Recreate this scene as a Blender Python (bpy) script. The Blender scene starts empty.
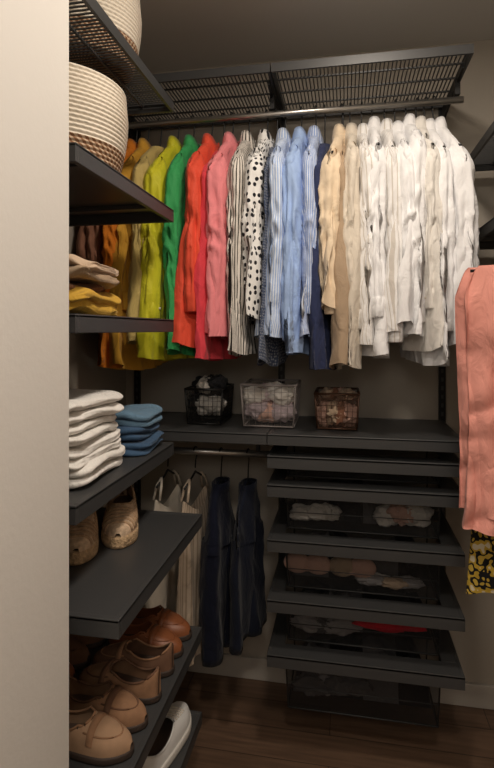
import bpy, math, random
from mathutils import Vector, Matrix, noise
random.seed(7)
F=520.0; TH=math.radians(10.7); S_,C_=math.sin(TH),math.cos(TH); ZC=1.39
def Xof(u,Y):
    x=(u-247)/F
    return (-S_+x*C_)/(C_+x*S_)*Y
scene=bpy.context.scene
scene.view_settings.view_transform='Standard'
# ---------------------------------------------------------------- materials
MATS={}
def newmat(name):
    m=bpy.data.materials.new(name); m.use_nodes=True
    nt=m.node_tree; b=nt.nodes['Principled BSDF']
    return m,nt,b
def mat_plain(name,col,rough=.6,metal=0,bump=0,bscale=60,var=0):
    if name in MATS: return MATS[name]
    m,nt,b=newmat(name)
    b.inputs['Base Color'].default_value=(*col,1); b.inputs['Roughness'].default_value=rough; b.inputs['Metallic'].default_value=metal
    if bump or var:
        tc=nt.nodes.new('ShaderNodeTexCoord'); n=nt.nodes.new('ShaderNodeTexNoise'); n.inputs['Scale'].default_value=bscale; n.inputs['Detail'].default_value=4
        nt.links.new(tc.outputs['Object'],n.inputs['Vector'])
        if bump:
            bp=nt.nodes.new('ShaderNodeBump'); bp.inputs['Strength'].default_value=bump; bp.inputs['Distance'].default_value=.01
            nt.links.new(n.outputs['Fac'],bp.inputs['Height']); nt.links.new(bp.outputs['Normal'],b.inputs['Normal'])
        if var:
            r=nt.nodes.new('ShaderNodeValToRGB')
            r.color_ramp.elements[0].position=.3; r.color_ramp.elements[1].position=.7
            r.color_ramp.elements[0].color=(*[c*(1-var) for c in col],1); r.color_ramp.elements[1].color=(*[min(1,c*(1+var)) for c in col],1)
            nt.links.new(n.outputs['Fac'],r.inputs['Fac']); nt.links.new(r.outputs['Color'],b.inputs['Base Color'])
    MATS[name]=m; return m
def mat_fabric(name,col,pattern=None,col2=(0,0,0),scale=200,rough=.85,thr=.5,bs=.6):
    if name in MATS: return MATS[name]
    m,nt,b=newmat(name); N=nt.nodes; L=nt.links
    b.inputs['Roughness'].default_value=rough
    b.inputs['Specular IOR Level'].default_value=.2
    b.inputs['Sheen Weight'].default_value=.08
    tc=N.new('ShaderNodeTexCoord')
    mp=N.new('ShaderNodeMapping'); mp.inputs['Scale'].default_value=(1,1,.5); L.new(tc.outputs['Object'],mp.inputs[0])
    n=N.new('ShaderNodeTexNoise'); n.inputs['Scale'].default_value=26; n.inputs['Detail'].default_value=4; n.inputs['Distortion'].default_value=.8
    L.new(mp.outputs[0],n.inputs['Vector'])
    bp=N.new('ShaderNodeBump'); bp.inputs['Strength'].default_value=bs; bp.inputs['Distance'].default_value=.015
    L.new(n.outputs['Fac'],bp.inputs['Height']); L.new(bp.outputs['Normal'],b.inputs['Normal'])
    b.inputs['Base Color'].default_value=(*col,1)
    if pattern:
        mx=N.new('ShaderNodeMix'); mx.data_type='RGBA'
        mx.inputs[6].default_value=(*col,1); mx.inputs[7].default_value=(*col2,1)
        sep=N.new('ShaderNodeSeparateXYZ'); L.new(tc.outputs['UV'],sep.inputs[0])
        if pattern=='stripe':
            mu=N.new('ShaderNodeMath'); mu.operation='MULTIPLY'; mu.inputs[1].default_value=scale; L.new(sep.outputs['X'],mu.inputs[0])
            si=N.new('ShaderNodeMath'); si.operation='SINE'; L.new(mu.outputs[0],si.inputs[0])
            gt=N.new('ShaderNodeMath'); gt.operation='GREATER_THAN'; gt.inputs[1].default_value=thr; L.new(si.outputs[0],gt.inputs[0])
            L.new(gt.outputs[0],mx.inputs[0])
        elif pattern=='dots':
            v=N.new('ShaderNodeTexVoronoi'); v.voronoi_dimensions='2D'; v.inputs['Scale'].default_value=scale; v.inputs['Randomness'].default_value=.5
            L.new(tc.outputs['UV'],v.inputs['Vector'])
            lt=N.new('ShaderNodeMath'); lt.operation='LESS_THAN'; lt.inputs[1].default_value=thr; L.new(v.outputs['Distance'],lt.inputs[0])
            L.new(lt.outputs[0],mx.inputs[0])
        elif pattern=='leopard':
            v=N.new('ShaderNodeTexNoise'); v.inputs['Scale'].default_value=scale; v.inputs['Detail'].default_value=1
            L.new(tc.outputs['Object'],v.inputs['Vector'])
            r=N.new('ShaderNodeValToRGB'); r.color_ramp.interpolation='CONSTANT'
            e=r.color_ramp.elements; e[0].color=(.62,.55,.4,1); e[1].position=.38; e[1].color=(.50,.33,.04,1)
            k=e.new(.49); k.color=(.01,.01,.01,1); k=e.new(.62); k.color=(.55,.38,.06,1)
            L.new(v.outputs['Fac'],r.inputs['Fac'])
            L.new(r.outputs['Color'],mx.inputs[6]); mx.inputs[0].default_value=0
        L.new(mx.outputs[2],b.inputs['Base Color'])
    MATS[name]=m; return m
def mat_mesh(name,col,alpha):
    if name in MATS: return MATS[name]
    m,nt,b=newmat(name)
    b.inputs['Base Color'].default_value=(*col,1); b.inputs['Roughness'].default_value=.5
    b.inputs['Alpha'].default_value=alpha
    MATS[name]=m; return m
GRAPH=mat_plain('graphite_powdercoat',(.068,.069,.070),.42,.3)
BLACK=mat_plain('black_metal',(.012,.012,.012),.45,.2)
CHROME=mat_plain('steel_rod',(.5,.48,.45),.3,.9)
MESH=mat_mesh('drawer_mesh',(.015,.015,.016),.42)
# ---------------------------------------------------------------- builder
class MB:
    def __init__(s): s.v=[];s.f=[];s.m=[];s.mats=[];s.sm=[];s.uv=[]
    def mi(s,mat):
        if mat not in s.mats: s.mats.append(mat)
        return s.mats.index(mat)
    def add(s,vs,fs,mat,smooth=True,uvs=None):
        o=len(s.v); s.v+= [tuple(p) for p in vs]; k=s.mi(mat)
        for q,f in enumerate(fs):
            s.f.append([i+o for i in f]); s.m.append(k); s.sm.append(smooth)
            s.uv.append(uvs[q] if uvs else [(0,0)]*len(f))
    def box(s,a,b,mat):
        x0,y0,z0=a;x1,y1,z1=b
        vs=[(x0,y0,z0),(x1,y0,z0),(x1,y1,z0),(x0,y1,z0),(x0,y0,z1),(x1,y0,z1),(x1,y1,z1),(x0,y1,z1)]
        s.add(vs,[(0,3,2,1),(4,5,6,7),(0,1,5,4),(1,2,6,5),(2,3,7,6),(3,0,4,7)],mat,False)
    def grid(s,rows,mat,closed=True,cap0=False,cap1=False,per=None,vl=None):
        n=len(rows[0]); vs=[p for r in rows for p in r]; fs=[]; uvs=[] if per else None; R=len(rows)-1
        for i in range(R):
            for j in range(n if closed else n-1):
                a=i*n+j;b=i*n+(j+1)%n
                fs.append((a,b,b+n,a+n))
                if per:
                    u0,u1=per*j/n,per*(j+1)/n; v0,v1=vl*i/R,vl*(i+1)/R
                    uvs.append([(u0,v0),(u1,v0),(u1,v1),(u0,v1)])
        if cap0:
            fs.append(tuple(range(n))[::-1])
            if uvs is not None: uvs.append([(0,0)]*n)
        if cap1:
            fs.append(tuple(range((len(rows)-1)*n,len(rows)*n)))
            if uvs is not None: uvs.append([(0,0)]*n)
        s.add(vs,fs,mat,True,uvs)
    def tube(s,pts,r,mat,n=8):
        pts=[Vector(p) for p in pts]; rows=[]
        for i,p in enumerate(pts):
            d=(pts[min(i+1,len(pts)-1)]-pts[max(i-1,0)]).normalized()
            a=Vector((1,0,0)) if abs(d.x)<.8 else Vector((0,1,0))
            u=d.cross(a).normalized(); w=d.cross(u)
            rr=r[i] if isinstance(r,(list,tuple)) else r
            rows.append([p+(u*math.cos(2*math.pi*k/n)+w*math.sin(2*math.pi*k/n))*rr for k in range(n)])
        s.grid(rows,mat,True,True,True)
    def make(s,name,loc=(0,0,0),rot=(0,0,0),bevel=0):
        me=bpy.data.meshes.new(name); me.from_pydata(s.v,[],s.f)
        for m in s.mats: me.materials.append(m)
        me.polygons.foreach_set('material_index',s.m); me.polygons.foreach_set('use_smooth',s.sm)
        uvl=me.uv_layers.new(name='UVMap'); flat=[c for f in s.uv for p in f for c in p]
        uvl.data.foreach_set('uv',flat)
        me.update()
        o=bpy.data.objects.new(name,me); scene.collection.objects.link(o)
        o.location=loc; o.rotation_euler=rot
        if bevel:
            md=o.modifiers.new('b','BEVEL'); md.width=bevel; md.segments=2; md.limit_method='ANGLE'
        return o
def boxobj(name,a,b,mat,bevel=0):
    m=MB(); c=[(a[i]+b[i])/2 for i in range(3)]
    m.box([a[i]-c[i] for i in range(3)],[b[i]-c[i] for i in range(3)],mat); return m.make(name,c,bevel=bevel)
# ---------------------------------------------------------------- room
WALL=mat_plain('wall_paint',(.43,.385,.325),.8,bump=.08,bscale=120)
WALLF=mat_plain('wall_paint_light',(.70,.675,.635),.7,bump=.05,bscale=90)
CEIL=mat_plain('ceiling_paint',(.66,.64,.61),.9)
TRIM=mat_plain('trim_paint',(.50,.46,.41),.5)
XL,XR,YB,ZT=-.905,.80,2.05,2.46
boxobj('wall_back',(XL-.1,YB,0),(XR+.1,YB+.1,ZT),WALL)
boxobj('wall_left',(XL-.1,.85,0),(XL,YB,ZT),WALL)
boxobj('wall_right',(XR,-1.3,0),(XR+.1,YB,ZT),WALL)
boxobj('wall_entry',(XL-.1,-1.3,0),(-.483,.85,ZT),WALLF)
boxobj('wall_rear',(-.483,-1.4,0),(XR,-1.3,ZT),WALL)
boxobj('ceiling',(XL-.1,-1.4,ZT),(XR+.1,YB+.1,ZT+.1),CEIL)
m,nt,b=newmat('floor_wood'); N=nt.nodes;L=nt.links
tc=N.new('ShaderNodeTexCoord'); br=N.new('ShaderNodeTexBrick')
br.inputs['Scale'].default_value=1; br.inputs['Brick Width'].default_value=1.1; br.inputs['Row Height'].default_value=.13; br.inputs['Mortar Size'].default_value=.0015
br.inputs['Color1'].default_value=(.165,.098,.062,1); br.inputs['Color2'].default_value=(.135,.08,.05,1); br.inputs['Mortar'].default_value=(.04,.025,.016,1)
L.new(tc.outputs['Object'],br.inputs['Vector'])
mp=N.new('ShaderNodeMapping'); mp.inputs['Scale'].default_value=(2,28,2); L.new(tc.outputs['Object'],mp.inputs[0])
ns=N.new('ShaderNodeTexNoise'); ns.inputs['Scale'].default_value=2.5; ns.inputs['Detail'].default_value=6; L.new(mp.outputs[0],ns.inputs['Vector'])
mx=N.new('ShaderNodeMix'); mx.data_type='RGBA'; mx.blend_type='MULTIPLY'; mx.inputs[0].default_value=.6
rp=N.new('ShaderNodeValToRGB'); rp.color_ramp.elements[0].position=.3; rp.color_ramp.elements[0].color=(.45,.45,.45,1); rp.color_ramp.elements[1].position=.7; rp.color_ramp.elements[1].color=(1.2,1.2,1.2,1)
L.new(ns.outputs['Fac'],rp.inputs['Fac']); L.new(br.outputs['Color'],mx.inputs[6]); L.new(rp.outputs['Color'],mx.inputs[7]); L.new(mx.outputs[2],b.inputs['Base Color'])
b.inputs['Roughness'].default_value=.45
boxobj('floor',(XL-.1,-1.4,-.1),(XR+.1,YB+.1,0),m)
boxobj('baseboard_back',(XL,YB-.015,0),(XR,YB,.085),TRIM,.003)
boxobj('baseboard_left',(XL,.85,0),(XL+.015,YB-.016,.085),TRIM,.003)
boxobj('baseboard_right',(XR-.015,-1.3,0),(XR,YB-.016,.085),TRIM,.003)
mk=MB(); mk.tube([(0,0,0),(.003,0,0)],.004,BLACK,12); mk.tube([(0,.012,.03),(.003,.012,.03)],.0025,BLACK,10)
mk.make('wall_screw',(-.483,.635,.84))
# ---------------------------------------------------------------- uprights
for x in (-.85,-.247,.355):
    mb=MB(); mb.box((-.012,-.014,-.99),(.012,0,.99),BLACK)
    for k in range(60): mb.box((-.004,-.015,-.97+k*.032),(.004,-.014,-.955+k*.032),GRAPH)
    mb.make('wall_upright',(x,YB-.0,1.24))
for y in (.95,1.49):
    mb=MB(); mb.box((0,-.012,-1.0),(.018,.012,1.0),BLACK); mb.make('wall_upright',(XL,y,1.22))
# ---------------------------------------------------------------- shelves
def solid_shelf(name,x0,x1,y0,y1,zt,lip=.034):
    mb=MB(); cx,cy=(x0+x1)/2,(y0+y1)/2; hx,hy=(x1-x0)/2,(y1-y0)/2
    mb.box((-hx,-hy,-.006),(hx,hy,0),GRAPH)
    t=.012
    mb.box((-hx,-hy,-lip),(hx,-hy+t,.0015),GRAPH); mb.box((-hx,hy-t,-lip),(hx,hy,.0015),GRAPH)
    mb.box((-hx,-hy+t,-lip),(-hx+t,hy-t,.0015),GRAPH); mb.box((hx-t,-hy+t,-lip),(hx,hy-t,.0015),GRAPH)
    for k in (-.33,.33): mb.box((-hx+t,hy*2*k-.015,-.018),(hx-t,hy*2*k+.015,-.006),GRAPH)
    return mb.make(name,(cx,cy,zt),bevel=.0015)
def vent_shelf(name,x0,x1,y0,y1,zt,wires='y',lip=.028):
    mb=MB(); cx,cy=(x0+x1)/2,(y0+y1)/2; hx,hy=(x1-x0)/2,(y1-y0)/2; t=.008
    mb.box((-hx,-hy,-lip),(hx,-hy+t,0),GRAPH); mb.box((-hx,hy-t,-lip),(hx,hy,0),GRAPH)
    mb.box((-hx,-hy+t,-lip),(-hx+t,hy-t,0),GRAPH); mb.box((hx-t,-hy+t,-lip),(hx,hy-t,0),GRAPH)
    if wires=='y':
        n=int(2*hx/.0125)
        for i in range(1,n): 
            x=-hx+i*2*hx/n; mb.box((x-.0018,-hy+t,-.007),(x+.0018,hy-t,-.004),GRAPH)
        for k in range(1,4):
            y=-hy+2*hy*k/4; mb.box((-hx+t,y-.003,-.012),(hx-t,y+.003,-.007),GRAPH)
    else:
        n=int(2*hy/.0125)
        for i in range(1,n):
            y=-hy+i*2*hy/n; mb.box((-hx+t,y-.0018,-.007),(hx-t,y+.0018,-.004),GRAPH)
        for k in range(1,4):
            x=-hx+2*hx*k/4; mb.box((x-.003,-hy+t,-.012),(x+.003,hy-t,-.007),GRAPH)
    return mb.make(name,(cx,cy,zt))
vent_shelf('wire_shelf',-.84,-.236,1.64,2.028,2.24)
vent_shelf('wire_shelf',-.232,.375,1.64,2.028,2.24)
for x in (-.85,-.247,.355):
    mb=MB(); vs=[(-.004,0,0),(-.004,-.34,.0),(-.004,-.34,-.015),(-.004,0,-.05),(.004,0,0),(.004,-.34,0),(.004,-.34,-.015),(.004,0,-.05)]
    mb.add(vs,[(0,1,2,3),(7,6,5,4),(0,4,5,1),(1,5,6,2),(2,6,7,3),(3,7,4,0)],BLACK,False)
    mb.box((-.008,-.262,-.060),(.008,-.238,-.01),BLACK)
    mb.make('shelf_bracket',(x,2.028,2.208))
def rod(name,p0,p1,r=.0125,mat=CHROME):
    mb=MB(); c=(Vector(p0)+Vector(p1))/2; mb.tube([Vector(p0)-c,Vector(p1)-c],r,mat,16); return mb.make(name,c)
rod('clothes_rod',(-.87,1.78,2.134),(.375,1.78,2.134),.011)
solid_shelf('metal_shelf',-.85,-.248,1.65,2.028,1.055)
solid_shelf('metal_shelf',-.246,.355,1.65,2.028,1.055)
rod('clothes_rod',(-.86,1.80,.955),(-.26,1.80,.955))
for x in (-.80,-.30):
    mb=MB(); mb.box((-.006,-.012,0),(.006,.012,.052),BLACK); mb.make('rod_bracket',(x,1.80,.9675))
YN,YF=.92,1.50
vent_shelf('wire_shelf',XL+.02,-.508,YN,YF,2.075,'x')
for z,xo in ((1.75,-.508),(1.42,-.508),(1.05,-.508),(.84,-.42),(.503,-.42),(.25,-.42)):
    solid_shelf('metal_shelf',XL+.02,xo,YN,YF,z,.036)
vent_shelf('wire_shelf',.415,XR-.005,1.37,1.98,1.985,'x')
solid_shelf('metal_shelf',.415,XR-.005,1.37,1.98,1.71)
rod('clothes_rod',(.60,1.1,1.62),(.60,2.02,1.62))
for y in (1.25,1.95):
    mb=MB(); mb.box((-.006,-.006,.0),(.006,.006,.02),BLACK); mb.box((-.006,-.006,.02),(.2,.006,.035),BLACK); mb.make('rod_bracket',(.60,y,1.6325))
# ---------------------------------------------------------------- drawers
def drawer(zt,zb):
    x0,x1,y0,y1=-.247,.353,1.65,2.02
    e=MB(); cx,cy=.053,1.835; 
    def B(a,b,m): e.box((a[0]-cx,a[1]-cy,a[2]-zt),(b[0]-cx,b[1]-cy,b[2]-zt),m)
    B((x0,y0,zt-.006),(x1,y0+.072,zt),GRAPH); B((x0,y1-.03,zt-.006),(x1,y1,zt),GRAPH)
    B((x0,y0+.072,zt-.006),(x0+.05,y1-.03,zt),GRAPH); B((x1-.055,y0+.072,zt-.006),(x1,y1-.03,zt),GRAPH)
    B((x0,y0,zt-.038),(x1,y0+.01,zt+.002),GRAPH)
    B((x0,y0+.01,zt-.038),(x0+.01,y1,zt+.002),GRAPH); B((x1-.01,y0+.01,zt-.038),(x1,y1,zt+.002),GRAPH)
    B((x0+.01,y1-.01,zt-.038),(x1-.01,y1,zt+.002),GRAPH)
    a0,a1,b0,b1=x0+.052,x1-.057,y0+.070,y1-.035; tp=.008
    top=[(a0,b0),(a1,b0),(a1,b1),(a0,b1)]; bot=[(a0+tp,b0+tp),(a1-tp,b0+tp),(a1-tp,b1-tp),(a0+tp,b1-tp)]
    vs=[(p[0]-cx,p[1]-cy,-.004) for p in top]+[(p[0]-cx,p[1]-cy,zb-zt) for p in bot]
    e.add(vs,[(0,1,5,4),(1,2,6,5),(2,3,7,6),(3,0,4,7),(4,5,6,7)],MESH,False)
    ring=[vs[4],vs[5],vs[6],vs[7]]
    for i in range(4): e.tube([ring[i],ring[(i+1)%4]],.0035,BLACK,6); e.tube([vs[i],vs[i+4]],.003,BLACK,6)
    for k in (.33,.66):
        rr=[Vector(vs[i]).lerp(Vector(vs[i+4]),k) for i in range(4)]
        e.tube([rr[0],rr[1]],.0016,BLACK,5)
    return e.make('mesh_drawer',(cx,cy,zt),bevel=.0012)
FZ=[.985,.893,.717,.524,.348]
for zt,zb in zip(FZ,(.905,.732,.538,.362,.135)): drawer(zt,zb)
mb=MB()
for x in (-.240,.346):
    mb.box((x-.053-.006,.182,-.42),(x-.053+.006,.19,.46),BLACK)
mb.make('drawer_runner_frame',(.053,1.84,.55))
# ---------------------------------------------------------------- cloth helpers
def ridge(x,y,z): return 1-2*abs(noise.noise(Vector((x,y,z))))*1.6
def clump(name,c,r,mat,seed,n=1,amp=.28,spread=.6):
    mb=MB()
    for q in range(n):
        rr=random.Random(seed*17+q)
        if n>1: oc=Vector(((-1+2*(q+.5)/n)*r[0]*spread*1.15+rr.uniform(-.1,.1)*r[0],rr.uniform(-.4,.4)*r[1],rr.uniform(-.15,.25)*r[2]))
        else: oc=Vector()
        kx=min(1,2.2/n) if n>1 else 1; k=.8 if n>1 else 1
        mm=mat[q%len(mat)] if isinstance(mat,list) else mat
        rows=[]; A=40;Bn=24
        for i in range(Bn+1):
            ph=math.pi*i/Bn; row=[]
            for j in range(A):
                th=2*math.pi*j/A
                d=Vector((math.sin(ph)*math.cos(th),math.sin(ph)*math.sin(th),math.cos(ph)))
                nn=noise.noise(d*1.8+Vector((seed*3.1+q,0,0)))*amp*1.3+ (1-abs(noise.noise(d*3.2+Vector((0,seed+q*2.,0))))*3)*amp*.6
                s=(1+nn)*k
                row.append(Vector((d.x*r[0]*s*(kx if n>1 else 1),d.y*r[1]*s,max(-r[2],d.z*r[2]*s)))+oc)
            rows.append(row)
        mb.grid(rows,mm)
    return mb.make(name,c)
NUDE=mat_fabric('fabric_nude',(.82,.52,.42)); OFFW=mat_fabric('fabric_offwhite',(.88,.84,.78)); GREYC=mat_fabric('fabric_grey',(.14,.135,.14)); MIDG=mat_fabric('fabric_mid_grey',(.42,.40,.40))
DARK=mat_fabric('fabric_dark',(.02,.02,.023)); REDC=mat_fabric('fabric_red',(.95,.02,.05)); LILAC=mat_fabric('fabric_lilac',(.66,.55,.59)); BRN=mat_fabric('fabric_brown',(.28,.13,.08)); BEIGE=mat_fabric('fabric_beige',(.60,.45,.32))
def filler(zb,zt,mats,seed,name='dark_cloth_filler'):  # dark cloth filler added so drawers look dark inside and hide bright wall
    mb=MB(); nx=60;ny=26; x0,x1,y0,y1=-.178,.282,1.80,1.965
    rows=[]
    for i in range(ny+1):
        fy=i/ny; y=y0+(y1-y0)*fy; row=[]
        for j in range(nx+1):
            fx=j/nx; x=x0+(x1-x0)*fx
            e=min(1,min(fx,1-fx)*9)**.5*min(1,min(fy*6,(1-fy)*6))**.5
            h=(zt-zb)*(.78+.45*noise.noise(Vector((x*11+seed,y*11,0)))+.14*ridge(x*16+seed,y*16,2))*e
            row.append(Vector((x-.05,y-1.87,max(.002,h))))
        rows.append(row)
    n=nx+1
    mb.v+=[tuple(p) for r in rows for p in r]
    for i in range(ny):
        for j in range(nx):
            k=mb.mi(mats[int((j/nx)*3.999+seed)%len(mats)])
            mb.f.append([i*n+j,i*n+j+1,(i+1)*n+j+1,(i+1)*n+j]); mb.m.append(k); mb.sm.append(True); mb.uv.append([(0,0)]*4)
    return mb.make(name,(.05,1.87,zb))
filler(.735,.85,[DARK,GREYC],1); filler(.541,.66,[GREYC,DARK],2); filler(.365,.48,[DARK,GREYC,DARK],3); filler(.138,.30,[GREYC,DARK],4)
clump('crumpled_lingerie',(-.10,1.765,.775),(.075,.024,.032),OFFW,3,3)
clump('crumpled_lingerie',(.19,1.765,.785),(.09,.026,.042),[OFFW,NUDE,OFFW],5,4)
clump('nude_slips',(.145,1.765,.565),(.12,.022,.020),[MIDG,OFFW,BEIGE,MIDG],71,5)
clump('red_cloth',(.15,1.757,.427),(.105,.018,.020),REDC,9,2,.2)
clump('folded_grey_tops',(-.06,1.765,.40),(.12,.022,.030),[MIDG,GREYC,MIDG],11,4)
clump('crumpled_lingerie',(-.04,1.765,.20),(.13,.022,.04),[GREYC,MIDG,GREYC],12,4)
clump('crumpled_lingerie',(.05,1.84,.93),(.18,.07,.015),[OFFW,DARK,GREYC],14,6)
mb=MB()
def cup(c,r,m):
    rows=[]
    for i in range(9):
        ph=math.pi/2*i/8
        rows.append([Vector((c[0]+math.cos(ph)*r*math.cos(2*math.pi*j/24),c[1]-math.sin(ph)*r*.5,c[2]+math.cos(ph)*r*math.sin(2*math.pi*j/24)*.75)) for j in range(24)])
    mb.grid(rows,m)
CUPS=((-.115,NUDE),(-.045,NUDE),(.035,BEIGE),(.10,NUDE))
for x,m in CUPS: cup((x,0,0),.046,m)
for x,m in CUPS: mb.tube([(x,.0,.028),(x+.01,.02,.040),(x+.02,.04,.02)],.003,NUDE,6)
for x in (-.08,.068): mb.tube([(x-.03,-.01,-.01),(x,-.015,-.015),(x+.03,-.01,-.01)],.006,NUDE,6)
mb.make('stacked_bras',(-.045,1.762,.603))
# ---------------------------------------------------------------- shelf baskets
def wire_basket(name,x0,x1,y0,y1,z0,h,mesh,rim):
    e=MB(); cx,cy=(x0+x1)/2,(y0+y1)/2; a,b=(x1-x0)/2,(y1-y0)/2; tp=.008
    top=[(-a,-b,h),(a,-b,h),(a,b,h),(-a,b,h)]; bot=[(-a+tp,-b+tp,.004),(a-tp,-b+tp,.004),(a-tp,b-tp,.004),(-a+tp,b-tp,.004)]
    vs=top+bot
    e.add(vs,[(0,1,5,4),(1,2,6,5),(2,3,7,6),(3,0,4,7),(4,5,6,7)],mesh,False)
    for i in range(4):
        e.tube([top[i],top[(i+1)%4]],.0042,rim,8); e.tube([bot[i],bot[(i+1)%4]],.003,rim,6); e.tube([top[i],bot[i]],.003,rim,6)
        for k in range(1,8):
            p=Vector(top[i]).lerp(Vector(top[(i+1)%4]),k/8); q=Vector(bot[i]).lerp(Vector(bot[(i+1)%4]),k/8); e.tube([p,q],.0008,rim,4)
        for k in range(1,6):
            p=[Vector(top[j]).lerp(Vector(bot[j]),k/6) for j in (i,(i+1)%4)]; e.tube(p,.0008,rim,4)
    return e.make(name,(cx,cy,z0))
WIREW=mat_plain('wire_grey',(.30,.27,.26),.5)
wire_basket('black_storage_basket',-.555,-.42,1.76,1.94,1.057,.125,mat_mesh('mesh_black',(.01,.01,.01),.35),BLACK)
clump('rolled_socks',(-.49,1.85,1.19),(.062,.07,.035),[DARK,OFFW,DARK],21,4)
clump('rolled_socks',(-.49,1.81,1.12),(.060,.035,.04),[DARK,OFFW,OFFW],22,3)
wire_basket('grey_wire_basket',-.352,-.165,1.75,1.94,1.057,.145,mat_mesh('mesh_grey',(.30,.27,.26),.1),WIREW)
clump('folded_lilac_clothes',(-.26,1.82,1.105),(.098,.05,.045),[LILAC,NUDE,LILAC],24,4,.22)
clump('folded_lilac_clothes',(-.26,1.82,1.165),(.098,.05,.04),[OFFW,LILAC,OFFW],25,4,.22)
BRM=mat_plain('wire_bronze',(.1,.05,.03),.4,.4)
wire_basket('bronze_mesh_basket',-.10,.045,1.75,1.93,1.057,.12,mat_mesh('mesh_bronze',(.10,.05,.03),.4),BRM)
clump('rolled_underwear',(-.028,1.80,1.105),(.07,.04,.045),[NUDE,BEIGE,BRN],26,4)
clump('rolled_underwear',(-.028,1.83,1.165),(.062,.06,.024),[BEIGE,BRN,NUDE],27,4)
# ---------------------------------------------------------------- garments
BTN=mat_plain('shirt_button',(.62,.56,.48),.4)
def hanger(mb,top,mat=BLACK,w=.16,drop=.08):
    pts=[(0,0,top),(0,.004,top+.03),(0,.015,-.016)]
    for k in range(9):
        a=math.radians(-30+k*24); pts.append((0,.0165*math.cos(a),.0165*math.sin(a)))
    mb.tube(pts,.0026,mat,6)
    mb.tube([(0,-w,top-drop-.02),(0,-w*.5,top-drop*.5-.02),(0,0,top-.012),(0,w*.5,top-drop*.5-.02),(0,w,top-drop-.02)],.004,mat,6)
def garment(name,u,mat,yaw=0,L=.71,w=.19,flare=.02,th=.024,sl=.56,seed=1,front=1,collar=True,dz=0,Y=1.78,uY=1.60,rodz=2.134,buttons=True,sw=.052,sx=.032,cuffmat=None,sd_drop=.12,fold=1.0,tilt=0):
    rr=random.Random(seed); ph=[rr.uniform(0,6.28) for _ in range(10)]
    top=-.098+dz; mb=MB(); NA=128; NR=80; S=seed*7.3
    def pt(a,s):
        z=-s*L; d=-z
        if d<sd_drop:
            q=d/sd_drop; ww=.048+(w-.048)*(q**.85); tt=.026-.008*min(1,q*1.5)+ (th-.018)*max(0,(q-.5)*2)
        else:
            q2=(d-sd_drop)/(L-sd_drop); ww=w+flare*q2-.012*math.sin(min(1,q2*2)*math.pi); tt=th+.010*q2
        ca,sa=math.cos(a),math.sin(a)
        y=ww*math.copysign(abs(ca)**.9,ca); x=tt*math.copysign(abs(sa)**.9,sa)
        g=min(1,max(0,(d-.05)/.30))*fold
        fs=1 if sa>0 else 2
        yy=y*12+1.1*noise.noise(Vector((y*3,z*2+S,fs)))
        x+=g*.018*(ridge(yy+S,z*.7,fs*3.3)-.45)
        x+=.0055*(ridge(y*8+S+z*4,z*8+y*9,fs*5.1)-.5)*min(1,d/.06)
        x+=.009*math.sin(z*4+ph[3])*s
        y*=1+.04*math.sin(z*5+ph[4])*s
        zz=z-.022*(1-abs(ca)**2)*s**6+.006*math.sin(a*3+ph[5])*s**4
        return Vector((x,y,top+zz))
    rows=[[pt(2*math.pi*j/NA,(i/NR)) for j in range(NA)] for i in range(NR+1)]
    mb.grid(rows,mat,per=.84,vl=L)
    if sl>0:
        for sd in (-1,1):
            rows=[]; NS=74; M=44; slo=.022; S2=S+sd*3.7; L2=sl*(1+rr.uniform(-.04,.04))
            bow=rr.uniform(-.014,.014)+front*.004
            for i in range(NS+1):
                s=i/NS
                y=sd*(w-.054+slo*math.sin(min(1,s*1.8)*math.pi/2)) + .012*math.sin(s*3.0+ph[2]+sd)*s
                z=top-sd_drop+.045-L2*s
                ry=sw*(1-.32*s); rx=sx*(1-.25*s)
                if s<.13: k=s/.13; ry*=.30+.70*k**.55; rx*=.40+.60*k**.55
                if s>.80: k=(s-.80)/.20; ry*=1+.12*math.sin(k*math.pi)-.16*k; rx*=1+.12*math.sin(k*math.pi)-.14*k
                cx=bow*math.sin(s*math.pi)+.007*math.sin(s*4+ph[5]+sd)*s
                row=[]
                for j in range(M):
                    a=2*math.pi*j/M; ca,sa=math.cos(a),math.sin(a)
                    el=math.exp(-((s-.5)/.18)**2)
                    wr=1+.24*(ridge(ca*1.5+S2,sa*1.5+z*.8,z*2.0+5)-.5)*min(1,s*3)+(.07+.15*el)*(ridge(ca*.8+S2,sa*.8,z*15+ca*1.8)-.5)*min(1,s*4)
                    if s>.9: wr=1+(wr-1)*.4
                    row.append(Vector((cx+rx*sa*wr,y+ry*ca*wr,z-(sd*ca*.02 if s<.1 else 0)*(1-s*10))))
                rows.append(row)
            mb.grid(rows,mat,per=.24,vl=L2)
            last=rows[-1]; c=sum(last,Vector())/len(last); cr=[]
            for k,(sc,dzz) in enumerate(((1.06,.058),(1.17,.056),(1.18,.0),(1.05,-.004),(.92,.004))):
                cr.append([Vector((c.x+(p.x-c.x)*sc,c.y+(p.y-c.y)*sc,p.z+dzz)) for p in last])
            mb.grid(cr,cuffmat or mat,per=.2,vl=.05)
            mb.tube([(c.x+front*rx*1.1,c.y,c.z+.03),(c.x+front*(rx*1.2+.003),c.y,c.z+.03)],.0045,BTN,8)
    if collar:
        prof=((1.0,-.014),(.9,.012),(.88,.026),(1.0,.031),(1.2,.014),(1.42,-.018),(1.36,-.021))
        rows=[]
        for k,z in prof:
            row=[]
            for j in range(48):
                a=2*math.pi*j/48; sa=math.sin(a)*front
                dip=-.045*max(0,sa)**4*(1 if k>1.1 else .5)
                row.append(Vector((.023*k*math.sin(a),.050*(k**.6)*math.cos(a),top+z+dip)))
            rows.append(row)
        mb.grid(rows,cuffmat or mat,per=.2,vl=.05)
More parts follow.
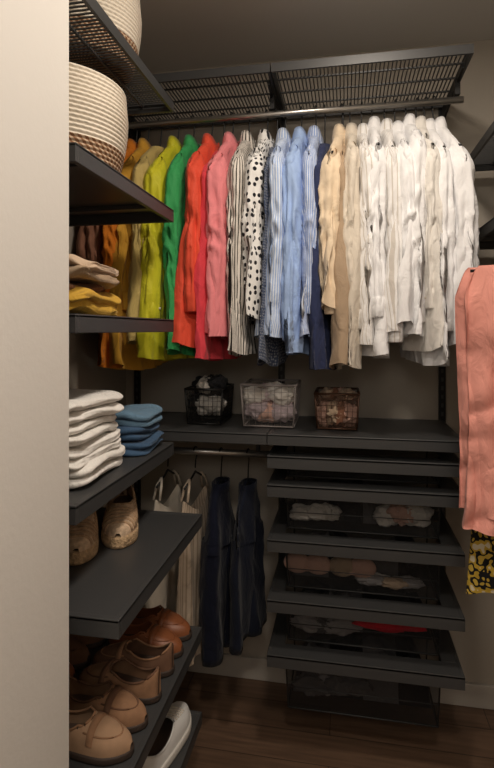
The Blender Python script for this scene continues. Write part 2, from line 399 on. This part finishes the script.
    if buttons:
        rows=[]
        for i in range(7,NR+1):
            s=i/NR; p=pt(math.pi/2*front,s)
            rows.append([Vector((p.x-front*.004,p.y-.014,p.z)),Vector((p.x+front*.004,p.y-.012,p.z)),Vector((p.x+front*.004,p.y+.012,p.z)),Vector((p.x-front*.004,p.y+.014,p.z))])
        mb.grid(rows,mat,False,per=.03,vl=L)
        for k in range(6):
            p=pt(math.pi/2*front,.14+k*.15)
            mb.tube([(p.x+front*.003,p.y,p.z),(p.x+front*.0062,p.y,p.z)],.0048,BTN,10)
    hanger(mb,top)
    X=Xof(u,uY)-.19*math.sin(math.radians(yaw))
    return mb.make(name,(X,Y,rodz),(0,math.radians(-tilt),math.radians(yaw)))
ORANGE=mat_fabric('linen_orange',(.68,.21,.02)); MUST=mat_fabric('linen_mustard',(.60,.32,.04)); OLIVE=mat_fabric('linen_ochre',(.55,.42,.15))
LIME=mat_fabric('silk_lime',(.60,.57,.025),rough=.55); GREEN=mat_fabric('silk_green',(.04,.34,.10),rough=.6)
REDM=mat_fabric('silk_coral_red',(.80,.09,.045),rough=.6); PINK=mat_fabric('linen_pink',(.85,.27,.29))
HOT=mat_fabric('jersey_hot_red',(.72,.06,.08))
STRB=mat_fabric('cotton_bw_stripe',(.78,.73,.67),'stripe',(.04,.035,.03),480,thr=.45)
DOTS=mat_fabric('cotton_polka',(.84,.83,.81),'dots',(.01,.01,.015),42,thr=.27)
LBS=mat_fabric('cotton_blue_stripe',(.36,.49,.76),'stripe',(.74,.80,.89),620,thr=.1)
LBD=mat_fabric('cotton_light_blue',(.36,.50,.79)); BLS=mat_fabric('cotton_blue_fine_stripe',(.27,.38,.68),'stripe',(.68,.74,.85),700,thr=.3)
NAVY=mat_fabric('cotton_navy',(.03,.04,.10)); NAVL=mat_fabric('lace_navy',(.05,.07,.13),'dots',(.3,.32,.36),110,thr=.3)
CREAM=mat_fabric('linen_cream',(.80,.65,.47)); SAND=mat_fabric('linen_sand',(.42,.31,.21)); 
W1=mat_fabric('cotton_white',(.87,.87,.88)); W2=mat_fabric('linen_white',(.78,.75,.70)); W3=mat_fabric('cotton_ivory',(.70,.63,.53)); W4=mat_fabric('stripe_white',(.84,.83,.82),'stripe',(.62,.58,.53),300,thr=.75)
G=garment
G('brown_top',90,BRN,-3,L=.62,seed=41,buttons=False)
G('orange_shirt',110,ORANGE,-4,L=.76,seed=1)
G('mustard_shirt',123,MUST,-4,L=.76,seed=2,buttons=False,sl=.5)
G('ochre_blouse',136,OLIVE,-5,L=.68,seed=3,collar=False,buttons=False,sl=.48)
G('lime_blouse',151,LIME,-9,L=.73,w=.195,flare=.03,seed=4,sw=.055,sx=.040,sl=.52,sd_drop=.13)
G('green_blouse',172,GREEN,-5,L=.71,seed=5,sl=.57)
G('red_blouse',190,REDM,-7,L=.69,seed=6,w=.195,sl=.52,sx=.036)
G('hot_red_top',204,HOT,-6,L=.70,seed=7,buttons=False,sl=0,collar=False,dz=-.03,th=.014,fold=.6)
G('pink_linen_shirt',212,PINK,-8,L=.66,w=.195,seed=8,sw=.055,sx=.045,sl=.57,sd_drop=.13)
G('striped_shirt',234,STRB,-4,L=.71,seed=9,sl=.60)
G('polka_dot_shirt',252,DOTS,-6,L=.60,w=.195,seed=11,sl=.50,sx=.036)
G('navy_lace_top',265,NAVL,-4,L=.71,seed=10,buttons=False,collar=False,sl=0,dz=-.03,th=.014,fold=.5)
G('light_blue_striped_shirt',274,LBS,-4,L=.66,seed=12,sl=.54)
G('light_blue_shirt',291,LBD,-5,L=.71,w=.195,seed=13,sl=.60,sx=.034)
G('blue_striped_shirt',308,BLS,-4,L=.66,seed=15,sl=.53,sx=.030)
G('navy_blouse',318,NAVY,-4,L=.73,seed=14,buttons=False,sl=0,dz=-.03,collar=False,th=.018,fold=.6)
G('cream_linen_shirt',329,CREAM,-11,L=.57,w=.20,flare=.03,seed=17,sl=.49,sx=.040,sd_drop=.14)
G('sand_cardigan',343,SAND,0,L=.71,seed=16,buttons=False,sl=0,collar=False,dz=-.04,th=.022,fold=.7)
G('ivory_lace_top',354,W3,3,L=.75,seed=18,front=-1,buttons=False,sl=.45,sx=.028)
us=[(367,W4,.68,3,.55),(380,W1,.73,4,.52),(394,W4,.66,4,.58),(408,W1,.62,6,.53),(422,W1,.67,7,.57),(436,W2,.70,9,.50),(448,W1,.73,11,.56)]
for i,(u,mm,l,yw,s_) in enumerate(us):
    G('white_shirt',u,mm,yw,L=l,seed=30+i,front=-1,w=.188+.006*(i%2),dz=.010*((i*2)%3)-.004,sl=s_,sd_drop=.11+.02*((i*3)%4)/2)
G('white_shirt',462,W1,15,L=.67,seed=55,front=-1,w=.195,sl=.58,sd_drop=.14,tilt=3,sx=.040)
def trousers(name,loc,rotz,mat,L=.64,w=.17,th=.03,seed=1,pinch=.5,top=-.10,fa=1):
    rr=random.Random(seed); ph=[rr.uniform(0,6.28) for _ in range(6)]
    mb=MB(); NA=80; NR=60; split=.36
    def blk(a,s,cy,hw,t,k=0):
        ca,sa=math.cos(a),math.sin(a); z=-s*L; fs=1 if sa>0 else 2
        y=cy+hw*math.copysign(abs(ca)**.8,ca); x=t*math.copysign(abs(sa)**.85,sa)
        x+=fa*.018*(ridge(y*9+seed*3.1+noise.noise(Vector((z*2,seed,0))),z*.6,fs)-.4)*min(1,s*3)
        x+=.004*(ridge(y*10+seed,z*8+y*10,fs*4.)-.5)
        y+=.008*math.sin(z*6+ph[1]+k)*s
        x+=k*.010*s
        return Vector((x,y,top+z+.006*math.sin(a+ph[2])*s**3))
    rows=[]
    for i in range(NR+1):
        s=i/NR*split; hw=w*(pinch+(1-pinch)*min(1,s/.34)**.8)
        rows.append([blk(2*math.pi*j/NA,s,0,hw,th) for j in range(NA)])
    mb.grid(rows,mat)
    for sd in (-1,1):
        rows=[]
        for i in range(NR+1):
            s=(split-.06)+i/NR*(1-split+.06)
            q=(s-split)/(1-split); hw=w*.5*(1-.06*max(0,q))
            rows.append([blk(2*math.pi*j/NA,s,sd*w*.48,hw,th,sd) for j in range(NA)])
        last=rows[-1]; c=sum(last,Vector())/len(last)
        rows.append([Vector((c.x+(p.x-c.x)*1.05,c.y+(p.y-c.y)*1.03,p.z)) for p in last]); rows.append([Vector((c.x+(p.x-c.x)*1.05,c.y+(p.y-c.y)*1.03,p.z+.025)) for p in last])
        mb.grid(rows,mat)
    band=[[blk(2*math.pi*j/NA,s,0,w*pinch*k,th*k) for j in range(NA)] for s,k in ((0,.9),(0,1.06),(.05,1.12),(.055,1.0))]
    mb.grid(band,mat)
    hanger(mb,top+.012,BLACK,w*pinch*.8,.005)
    return mb.make(name,loc,(0,0,rotz))
JN=mat_fabric('denim_navy',(.005,.007,.019)); JN2=mat_fabric('denim_ink',(.007,.010,.022))
trousers('navy_trousers',(Xof(221,1.8),1.80,.955),math.radians(-3),JN,.60,.125,.027,1,.40)
trousers('navy_trousers',(Xof(248,1.8),1.80,.955),math.radians(-4),JN2,.54,.13,.027,2,.38)
SALM=mat_fabric('cotton_salmon',(.68,.29,.235),bs=.6)
mb=MB(); NA=150; NR=80
for leg,(cy,hw,LL) in enumerate(((-.015,.185,.66),(.02,.165,.62))):
    rows=[]
    for i in range(NR+1):
        s=i/NR; row=[]
        for j in range(NA):
            a=2*math.pi*j/NA; ca,sa=math.cos(a),math.sin(a)
            ww=hw*(.80+.20*min(1,s/.12)**.7-.04*math.sin(s*3)); z=-LL*s
            y=cy+ww*math.copysign(abs(ca)**.9,ca); t=.006+.020*min(1,s*6)**.6
            f=.034*(ridge(y*12+leg*5+1.3*noise.noise(Vector((y*3,z*2,leg))),z*.9,1 if sa>0 else 3)-.5)*min(1,s*4+.15)
            f+=.008*(ridge(y*7+z*5,z*9,leg+4)-.5)
            y+=.012*math.sin(z*5+leg)*s
            row.append(Vector((t*sa+f-.02+.04*leg,y,-.075+z-.012*noise.noise(Vector((y*10,0,leg)))*s)))
        rows.append(row)
    mb.grid(rows,SALM)
hanger(mb,-.062,BLACK,.15,.004)
mb.make('salmon_trousers',(.460,1.385,1.625),(0,0,math.radians(86)))
def camisole(name,X,mat,L,seed,yaw,w=.13):
    mb=MB(); rr=random.Random(seed); ph=rr.uniform(0,6); top=-.06; NA=72; NR=40
    rows=[]
    for i in range(NR+1):
        s=i/NR; row=[]
        for j in range(NA):
            a=2*math.pi*j/NA; ww=w*(.75+.25*min(1,s*4)+.12*s); t=.020+.010*s
            y=ww*math.cos(a); x=t*math.sin(a)+.012*(ridge(y*12+seed,s*.8,1 if math.sin(a)>0 else 2)-.4)*min(1,s*3)
            dip=.05*(1-s)**6*(1-abs(math.cos(a*1))**2)
            row.append(Vector((x,y,top-.09-L*s-dip)))
        rows.append(row)
    mb.grid(rows,mat,per=.6,vl=L)
    for sd in (-1,1):
        for fx in (-.012,.012):
            mb.tube([(fx,sd*w*.7,top-.095),(fx*.7,sd*.07,top-.05),(0,sd*.05,top-.028)],.005,mat,6)
    hanger(mb,top,BLACK,.09,.03)
    return mb.make(name,(X,1.80,.955),(0,0,math.radians(yaw)))
CC=mat_fabric('cotton_shadow_cream',(.68,.62,.53)); CS=mat_fabric('stripe_cream',(.52,.42,.32),'stripe',(.34,.26,.19),330,thr=.5)
camisole('cream_camisole',Xof(158,1.70),CC,.44,3,-6)
camisole('tan_striped_camisole',Xof(187,1.70),CS,.56,4,-8)
LEO=mat_fabric('leopard_print',(.7,.5,.1),'leopard',scale=42)
mb=MB(); rows=[]
for i in range(40):
    s=i/39; row=[]
    for j in range(120):
        a=2*math.pi*j/120; ww=.12+.07*s; t=.022+.014*s
        y=ww*math.cos(a)
        row.append(Vector((t*math.sin(a)+.016*(ridge(y*14,s*.8,1 if math.sin(a)>0 else 2)-.5)*s,y,-.08-.84*s-.01*math.cos(a*3)*s)))
    rows.append(row)
mb.grid(rows,LEO); hanger(mb,-.07,BLACK,.11,.01)
mb.make('leopard_print_skirt',(.505,1.475,1.62),(0,0,math.radians(90)))
# ---------------------------------------------------------------- rope baskets
def mat_rope(name,zsplit):
    m,nt,b=newmat(name); N=nt.nodes;L=nt.links
    tc=N.new('ShaderNodeTexCoord'); sep=N.new('ShaderNodeSeparateXYZ'); L.new(tc.outputs['Object'],sep.inputs[0])
    at=N.new('ShaderNodeMath'); at.operation='ARCTAN2'; L.new(sep.outputs['Y'],at.inputs[0]); L.new(sep.outputs['X'],at.inputs[1])
    m1=N.new('ShaderNodeMath'); m1.operation='MULTIPLY'; m1.inputs[1].default_value=60; L.new(at.outputs[0],m1.inputs[0])
    m2=N.new('ShaderNodeMath'); m2.operation='MULTIPLY_ADD'; m2.inputs[1].default_value=420; L.new(sep.outputs['Z'],m2.inputs[0]); L.new(m1.outputs[0],m2.inputs[2])
    si=N.new('ShaderNodeMath'); si.operation='SINE'; L.new(m2.outputs[0],si.inputs[0])
    gt=N.new('ShaderNodeMath'); gt.operation='GREATER_THAN'; gt.inputs[1].default_value=-.1; L.new(si.outputs[0],gt.inputs[0])
    mxb=N.new('ShaderNodeMix'); mxb.data_type='RGBA'; mxb.inputs[6].default_value=(.55,.42,.29,1); mxb.inputs[7].default_value=(.25,.12,.06,1); L.new(gt.outputs[0],mxb.inputs[0])
    g2=N.new('ShaderNodeMath'); g2.operation='LESS_THAN'; g2.inputs[1].default_value=zsplit; L.new(sep.outputs['Z'],g2.inputs[0])
    mx=N.new('ShaderNodeMix'); mx.data_type='RGBA'; mx.inputs[6].default_value=(.76,.69,.58,1); L.new(g2.outputs[0],mx.inputs[0]); L.new(mxb.outputs[2],mx.inputs[7])
    L.new(mx.outputs[2],b.inputs['Base Color']); b.inputs['Roughness'].default_value=.9
    bp=N.new('ShaderNodeBump'); bp.inputs['Strength'].default_value=.2; bp.inputs['Distance'].default_value=.002; L.new(si.outputs[0],bp.inputs['Height']); L.new(bp.outputs['Normal'],b.inputs['Normal'])
    return m
def rope_basket(name,loc,R,h,zs):
    mt=mat_rope(name+'_rope',zs); mb=MB(); rows=[]; nc=int(h/.0095); per=6
    def ring(r,z): return [Vector((r*math.cos(2*math.pi*j/96),r*math.sin(2*math.pi*j/96),z)) for j in range(96)]
    def prof(s): return R*(.86+.15*math.sin(min(1,s*1.3)*math.pi*.55))*(1-.03*max(0,s-.7)/.3)
    rows.append(ring(.001,0.001)); rows.append(ring(prof(0)*.96,.001))
    for i in range(nc*per+1):
        z=h*i/(nc*per); s=z/h
        rows.append(ring(prof(s)+.0045*abs(math.sin(math.pi*i/per)),z+.001))
    for i in range(nc*per,-1,-per):
        z=h*i/(nc*per); rows.append(ring(prof(z/h)-.008,z+.003))
    rows.append(ring(.001,.006))
    mb.grid(rows,mt)
    return mb.make(name,loc)
rope_basket('rope_basket',(-.69,1.155,1.753),.165,.215,.065)
rope_basket('rope_basket',(-.685,1.27,2.077),.150,.20,.06)
# ---------------------------------------------------------------- folded stacks
def folded(name,x0,x1,y0,y1,z0,layers,seed=1,jit=.018,npl=2,rough=1.0,rot=.06):
    mb=MB(); cx,cy=(x0+x1)/2,(y0+y1)/2; z=0; rr=random.Random(seed)
    for li,(h,m) in enumerate(layers):
        ox,oy=rr.uniform(-jit,jit),rr.uniform(-jit,jit); a=(x1-x0)/2+rr.uniform(-.015,.012); b=(y1-y0)/2+rr.uniform(-.015,.01); an=rr.uniform(-rot,rot)
        for ply in range(npl):
            hh=h/npl; rows=[]; A=120;Bn=22; aa=a-rr.uniform(0,.012); bb=b-rr.uniform(0,.012)
            for i in range(Bn+1):
                ph=math.pi*i/Bn; row=[]; sp=math.sin(ph)**.25 if 0<i<Bn else 0.0; cp=math.cos(ph)
                for j in range(A):
                    t=2*math.pi*j/A; c,s_=math.cos(t),math.sin(t); ex=.3
                    x=aa*sp*math.copysign(abs(c)**ex,c); y=bb*sp*math.copysign(abs(s_)**ex,s_)
                    sag=rough*(.010*noise.noise(Vector((x*9+seed,y*9,li*.8)))+.006*noise.noise(Vector((x*20,y*20,li+ply*.5+seed))))
                    zz=hh*.60*math.copysign(abs(cp)**.8,cp)
                    gr=rough*.006*(ridge(y*4+seed,zz*60+y*3,li*2.)-.5)
                    x+=rough*.006*noise.noise(Vector((y*14,z*40+ply,seed)))+math.copysign(gr,c)*abs(c); y+=rough*.006*noise.noise(Vector((x*14,z*40+ply,seed+5)))
                    x,y=x*math.cos(an)-y*math.sin(an),x*math.sin(an)+y*math.cos(an)
                    row.append(Vector((x+ox,y+oy,max(.001,z+hh*(ply+.5)+zz+sag))))
                rows.append(row)
            mb.grid(rows,m)
        z+=h
    return mb.make(name,(cx,cy,z0))
WJ=mat_fabric('denim_white',(.80,.78,.74)); BJ=mat_fabric('denim_mid_blue',(.13,.23,.33)); BJ2=mat_fabric('denim_deep_blue',(.05,.10,.18))
YEL=mat_fabric('knit_yellow',(.60,.36,.05)); TAUPE=mat_fabric('knit_taupe',(.40,.29,.19)); BRK=mat_fabric('knit_brown',(.22,.11,.06))
folded('folded_white_jeans',-.87,-.535,.96,1.27,1.052,[(.046,WJ),(.042,WJ),(.044,WJ),(.048,WJ)],2,.012,2,1.3)
folded('folded_blue_jeans',-.86,-.53,1.30,1.475,1.052,[(.036,BJ2),(.036,BJ2),(.04,BJ)],5,.01,2,1.1)
folded('folded_sweaters',-.87,-.56,1.03,1.30,1.422,[(.036,YEL),(.022,YEL),(.024,BRK),(.026,TAUPE),(.022,BEIGE)],8,.025,1,2.0,.14)
# ---------------------------------------------------------------- shoes
def shoe(name,loc,rot,mat,sole,L=.25,W=.042,heel=0.0,soleh=.012,kind='loafer',trim=None,insole=None):
    mb=MB(); NS=32; M=24
    def hw(s):
        return W*(.72+.36*math.sin(math.pi*max(0,min(1,(s-.05)/1.05))**1.4))*min(1,math.sqrt(max(0,1-((max(0,s-.72))/.285)**2)))*min(1,math.sqrt(max(0.0,1-((max(0,.16-s))/.165)**2)))
    def base(s): return soleh+heel*max(0,1-s/.62)
    def ht(s):
        if s<.5: return .062-.018*math.sin(s/.5*math.pi)*.6
        return .056-.034*((s-.5)/.5)**1.1
    rows=[]
    for i in range(NS+1):
        s=.002+.996*i/NS; w=max(.002,hw(s)); h=ht(s); 
        if s>.93: h*=math.sqrt(max(.05,1-((s-.93)/.08)**2))
        b0=base(s); row=[]
        for j in range(M+1):
            a=math.pi*j/M
            row.append(Vector((L*s,w*math.copysign(abs(math.cos(a))**.75,math.cos(a)),b0+h*math.sin(a)**.75)))
        rows.append(row)
    n=M+1; vs=[p for r in rows for p in r]; fs=[]
    for i in range(NS):
        s=(i+.5)/NS
        for j in range(M):
            a=abs((j+.5)/M-.5)
            op=.04<s<.58 and a< .32*min(1,math.sqrt(max(0,1-((s-.30)/.28)**2)))
            if not op: fs.append((i*n+j,i*n+j+1,(i+1)*n+j+1,(i+1)*n+j))
    fs.append(tuple(range(n)))
    mb.add(vs,fs,mat)
    pts=[]
    for k in range(33):
        t=2*math.pi*k/32; s=.30+.28*math.cos(t); jf=.5+.32*math.sin(t)
        s=max(.03,s); w=hw(s); h=ht(s); a=math.pi*jf
        pts.append((L*s,w*math.copysign(abs(math.cos(a))**.75,math.cos(a)),base(s)+h*abs(math.sin(a))**.75))
    mb.tube(pts,.0028,trim or mat,6)
    ins=insole or BEIGE; rw=[]
    for i in range(NS+1):
        s=.02+.96*i/NS; w=hw(s)*.93; rw.append([Vector((L*s,-w,base(s)+.006)),Vector((L*s,w,base(s)+.006))])
    mb.grid(rw,ins,False)
    out=[]
    for i in range(NS+1):
        s=i/NS; out.append((s,max(.001,hw(min(.998,max(.002,s)))*1.07)))
    loop=[(s,w) for s,w in out]+[(s,-w) for s,w in reversed(out)]; rws=[]
    for q in (0,.25,.5,.75,1):
        bul=1+.03*math.sin(q*math.pi)
        rws.append([Vector((L*(s*1.02-.01),w*bul,base(s)*q+.002*q)) for s,w in loop])
    mb.grid(rws,sole,True,True,True)
    if kind=='loafer':
        rows=[]
        for s in (.60,.605,.665,.67):
            w=hw(s);h=ht(s); k=1.0 if s in(.60,.67) else 1.06
            rows.append([Vector((L*s,w*k*math.copysign(abs(math.cos(a))**.75,math.cos(a)),base(s)+h*k*math.sin(a)**.75)) for a in [math.pi*(.1+.8*j/16) for j in range(17)]])
        mb.grid(rows,trim or mat,False)
        pts=[]
        for k in range(17):
            t=-math.pi/2+math.pi*k/16; s=.56+.34*math.cos(t); jf=.5+.26*math.sin(t); a=math.pi*jf;w=hw(s);h=ht(s)
            pts.append((L*s,w*1.01*math.copysign(abs(math.cos(a))**.75,math.cos(a)),base(s)+h*1.01*math.sin(a)**.75))
        mb.tube(pts,.0018,trim or mat,5)
    if kind=='sneaker':
        for k in range(5):
            s=.60+.045*k; w=hw(s);h=ht(s)
            pts=[(L*s,w*1.02*math.copysign(abs(math.cos(a))**.75,math.cos(a)),base(s)+h*1.03*math.sin(a)**.75) for a in [math.pi*(.32+.36*j/8) for j in range(9)]]
            mb.tube(pts,.0025,BTN,6)
    if kind=='woven':
        for k in range(15):
            s=.10+.06*k
            if s>.93: break
            w=hw(s);h=ht(s)
            for lo,hi in (((.05,.95),) if s>.6 else ((.04,.20),(.80,.96))):
                mb.tube([(L*s,w*1.02*math.copysign(abs(math.cos(a))**.75,math.cos(a)),base(s)+h*1.02*math.sin(a)**.75) for a in [math.pi*(lo+(hi-lo)*j/12) for j in range(13)]],.0032,trim or mat,6)
    mb.v=[(p[0]-L/2,p[1],p[2]) for p in mb.v]
    return mb.make(name,loc,rot)
RUST=mat_plain('leather_rust',(.24,.08,.03),.45,bump=.1); TAN=mat_plain('suede_tan',(.28,.15,.08),.9,var=.15,bscale=40); SUEB=mat_plain('suede_brown',(.15,.075,.042),.9,var=.15,bscale=40); SAN=mat_plain('suede_sand',(.36,.22,.13),.9,var=.1,bscale=40)
DSO=mat_plain('sole_dark',(.04,.025,.018),.7); JUTE=mat_plain('jute_sole',(.48,.33,.19),.95,bump=.8,bscale=110,var=.3); WSO=mat_plain('sole_white',(.70,.67,.62),.6); WLE=mat_plain('leather_white',(.74,.73,.71),.5,bump=.05); CANV=mat_plain('canvas_natural',(.55,.40,.27),.95,bump=.5,bscale=90,var=.25)
CAND=mat_plain('canvas_weave',(.42,.28,.17),.95,bump=.4,bscale=120,var=.3)
DINS=mat_plain('insole_dark',(.08,.05,.035),.8)
z5=.505
def R(d): return (0,0,math.radians(d))
kw=dict(L=.215,W=.037)
FR=[('leather_loafer',1.45,-6,RUST,None),('leather_loafer',1.365,-2,RUST,None),('suede_moccasin',1.28,184,SUEB,TAN),('suede_moccasin',1.195,176,TAN,SUEB),('suede_loafer',1.11,-5,TAN,SUEB),('suede_loafer',1.025,-2,SAN,TAN)]
for nm,y,r_,m_,t_ in FR: shoe(nm,(-.545,y,z5),R(r_),m_,DSO,trim=t_,insole=DINS,**kw)
shoe('white_slipper',(-.775,1.45,z5),R(-3),WLE,WSO,kind='plain',soleh=.015,**kw)
shoe('leather_mule',(-.775,1.365,z5),R(3),SUEB,DSO,insole=DINS,**kw); shoe('leather_mule',(-.775,1.28,z5),R(-3),SUEB,DSO,insole=DINS,**kw)
shoe('leather_clog',(-.775,1.195,z5),R(3),RUST,DSO,insole=DINS,**kw); shoe('leather_clog',(-.775,1.11,z5),R(-3),RUST,DSO,insole=DINS,**kw)
shoe('espadrille_wedge',(-.600,1.33,.842),R(-70),CANV,JUTE,heel=.03,soleh=.026,kind='woven',W=.040,L=.235,insole=DINS,trim=CAND)
shoe('espadrille_wedge',(-.665,1.225,.842),R(-66),CANV,JUTE,heel=.03,soleh=.026,kind='woven',W=.040,L=.235,insole=DINS,trim=CAND)
shoe('white_sneaker',(-.485,1.345,.252),R(84),WLE,WSO,kind='sneaker',soleh=.022,L=.27,insole=DINS); shoe('white_sneaker',(-.585,1.33,.252),R(86),WLE,WSO,kind='sneaker',soleh=.022,L=.27,insole=DINS)
shoe('leather_loafer',(-.70,1.3,.252),R(84),SUEB,DSO,insole=DINS)
# ---------------------------------------------------------------- lights
def area(name,loc,size,power,col,rot=(0,0,0)):
    d=bpy.data.lights.new(name,'AREA'); d.energy=power; d.size=size; d.color=col
    o=bpy.data.objects.new(name,d); scene.collection.objects.link(o); o.location=loc; o.rotation_euler=rot; return o
area('ceiling_lamp_light',(.08,1.0,2.44),.16,9.5,(1,.88,.75))
area('ceiling_lamp_light',(.1,.0,2.44),.24,12.5,(1,.89,.77))
area('rear_fill_light',(.15,-1.0,2.0),.5,4.5,(1,.92,.83),(math.radians(60),0,0))  # fill light added behind the camera, no lamp stands there
w=bpy.data.worlds.new('world'); scene.world=w; w.use_nodes=True; w.node_tree.nodes['Background'].inputs[0].default_value=(.8,.75,.7,1); w.node_tree.nodes['Background'].inputs[1].default_value=.2
cd=bpy.data.cameras.new('camera'); cam=bpy.data.objects.new('camera',cd); scene.collection.objects.link(cam)
cd.sensor_fit='VERTICAL'; cd.sensor_height=36; cd.lens=F/768*36; cd.shift_y=-54/768; cd.clip_start=.02
cam.location=(0,0,ZC); cam.rotation_euler=(math.radians(90),0,TH)
scene.camera=cam
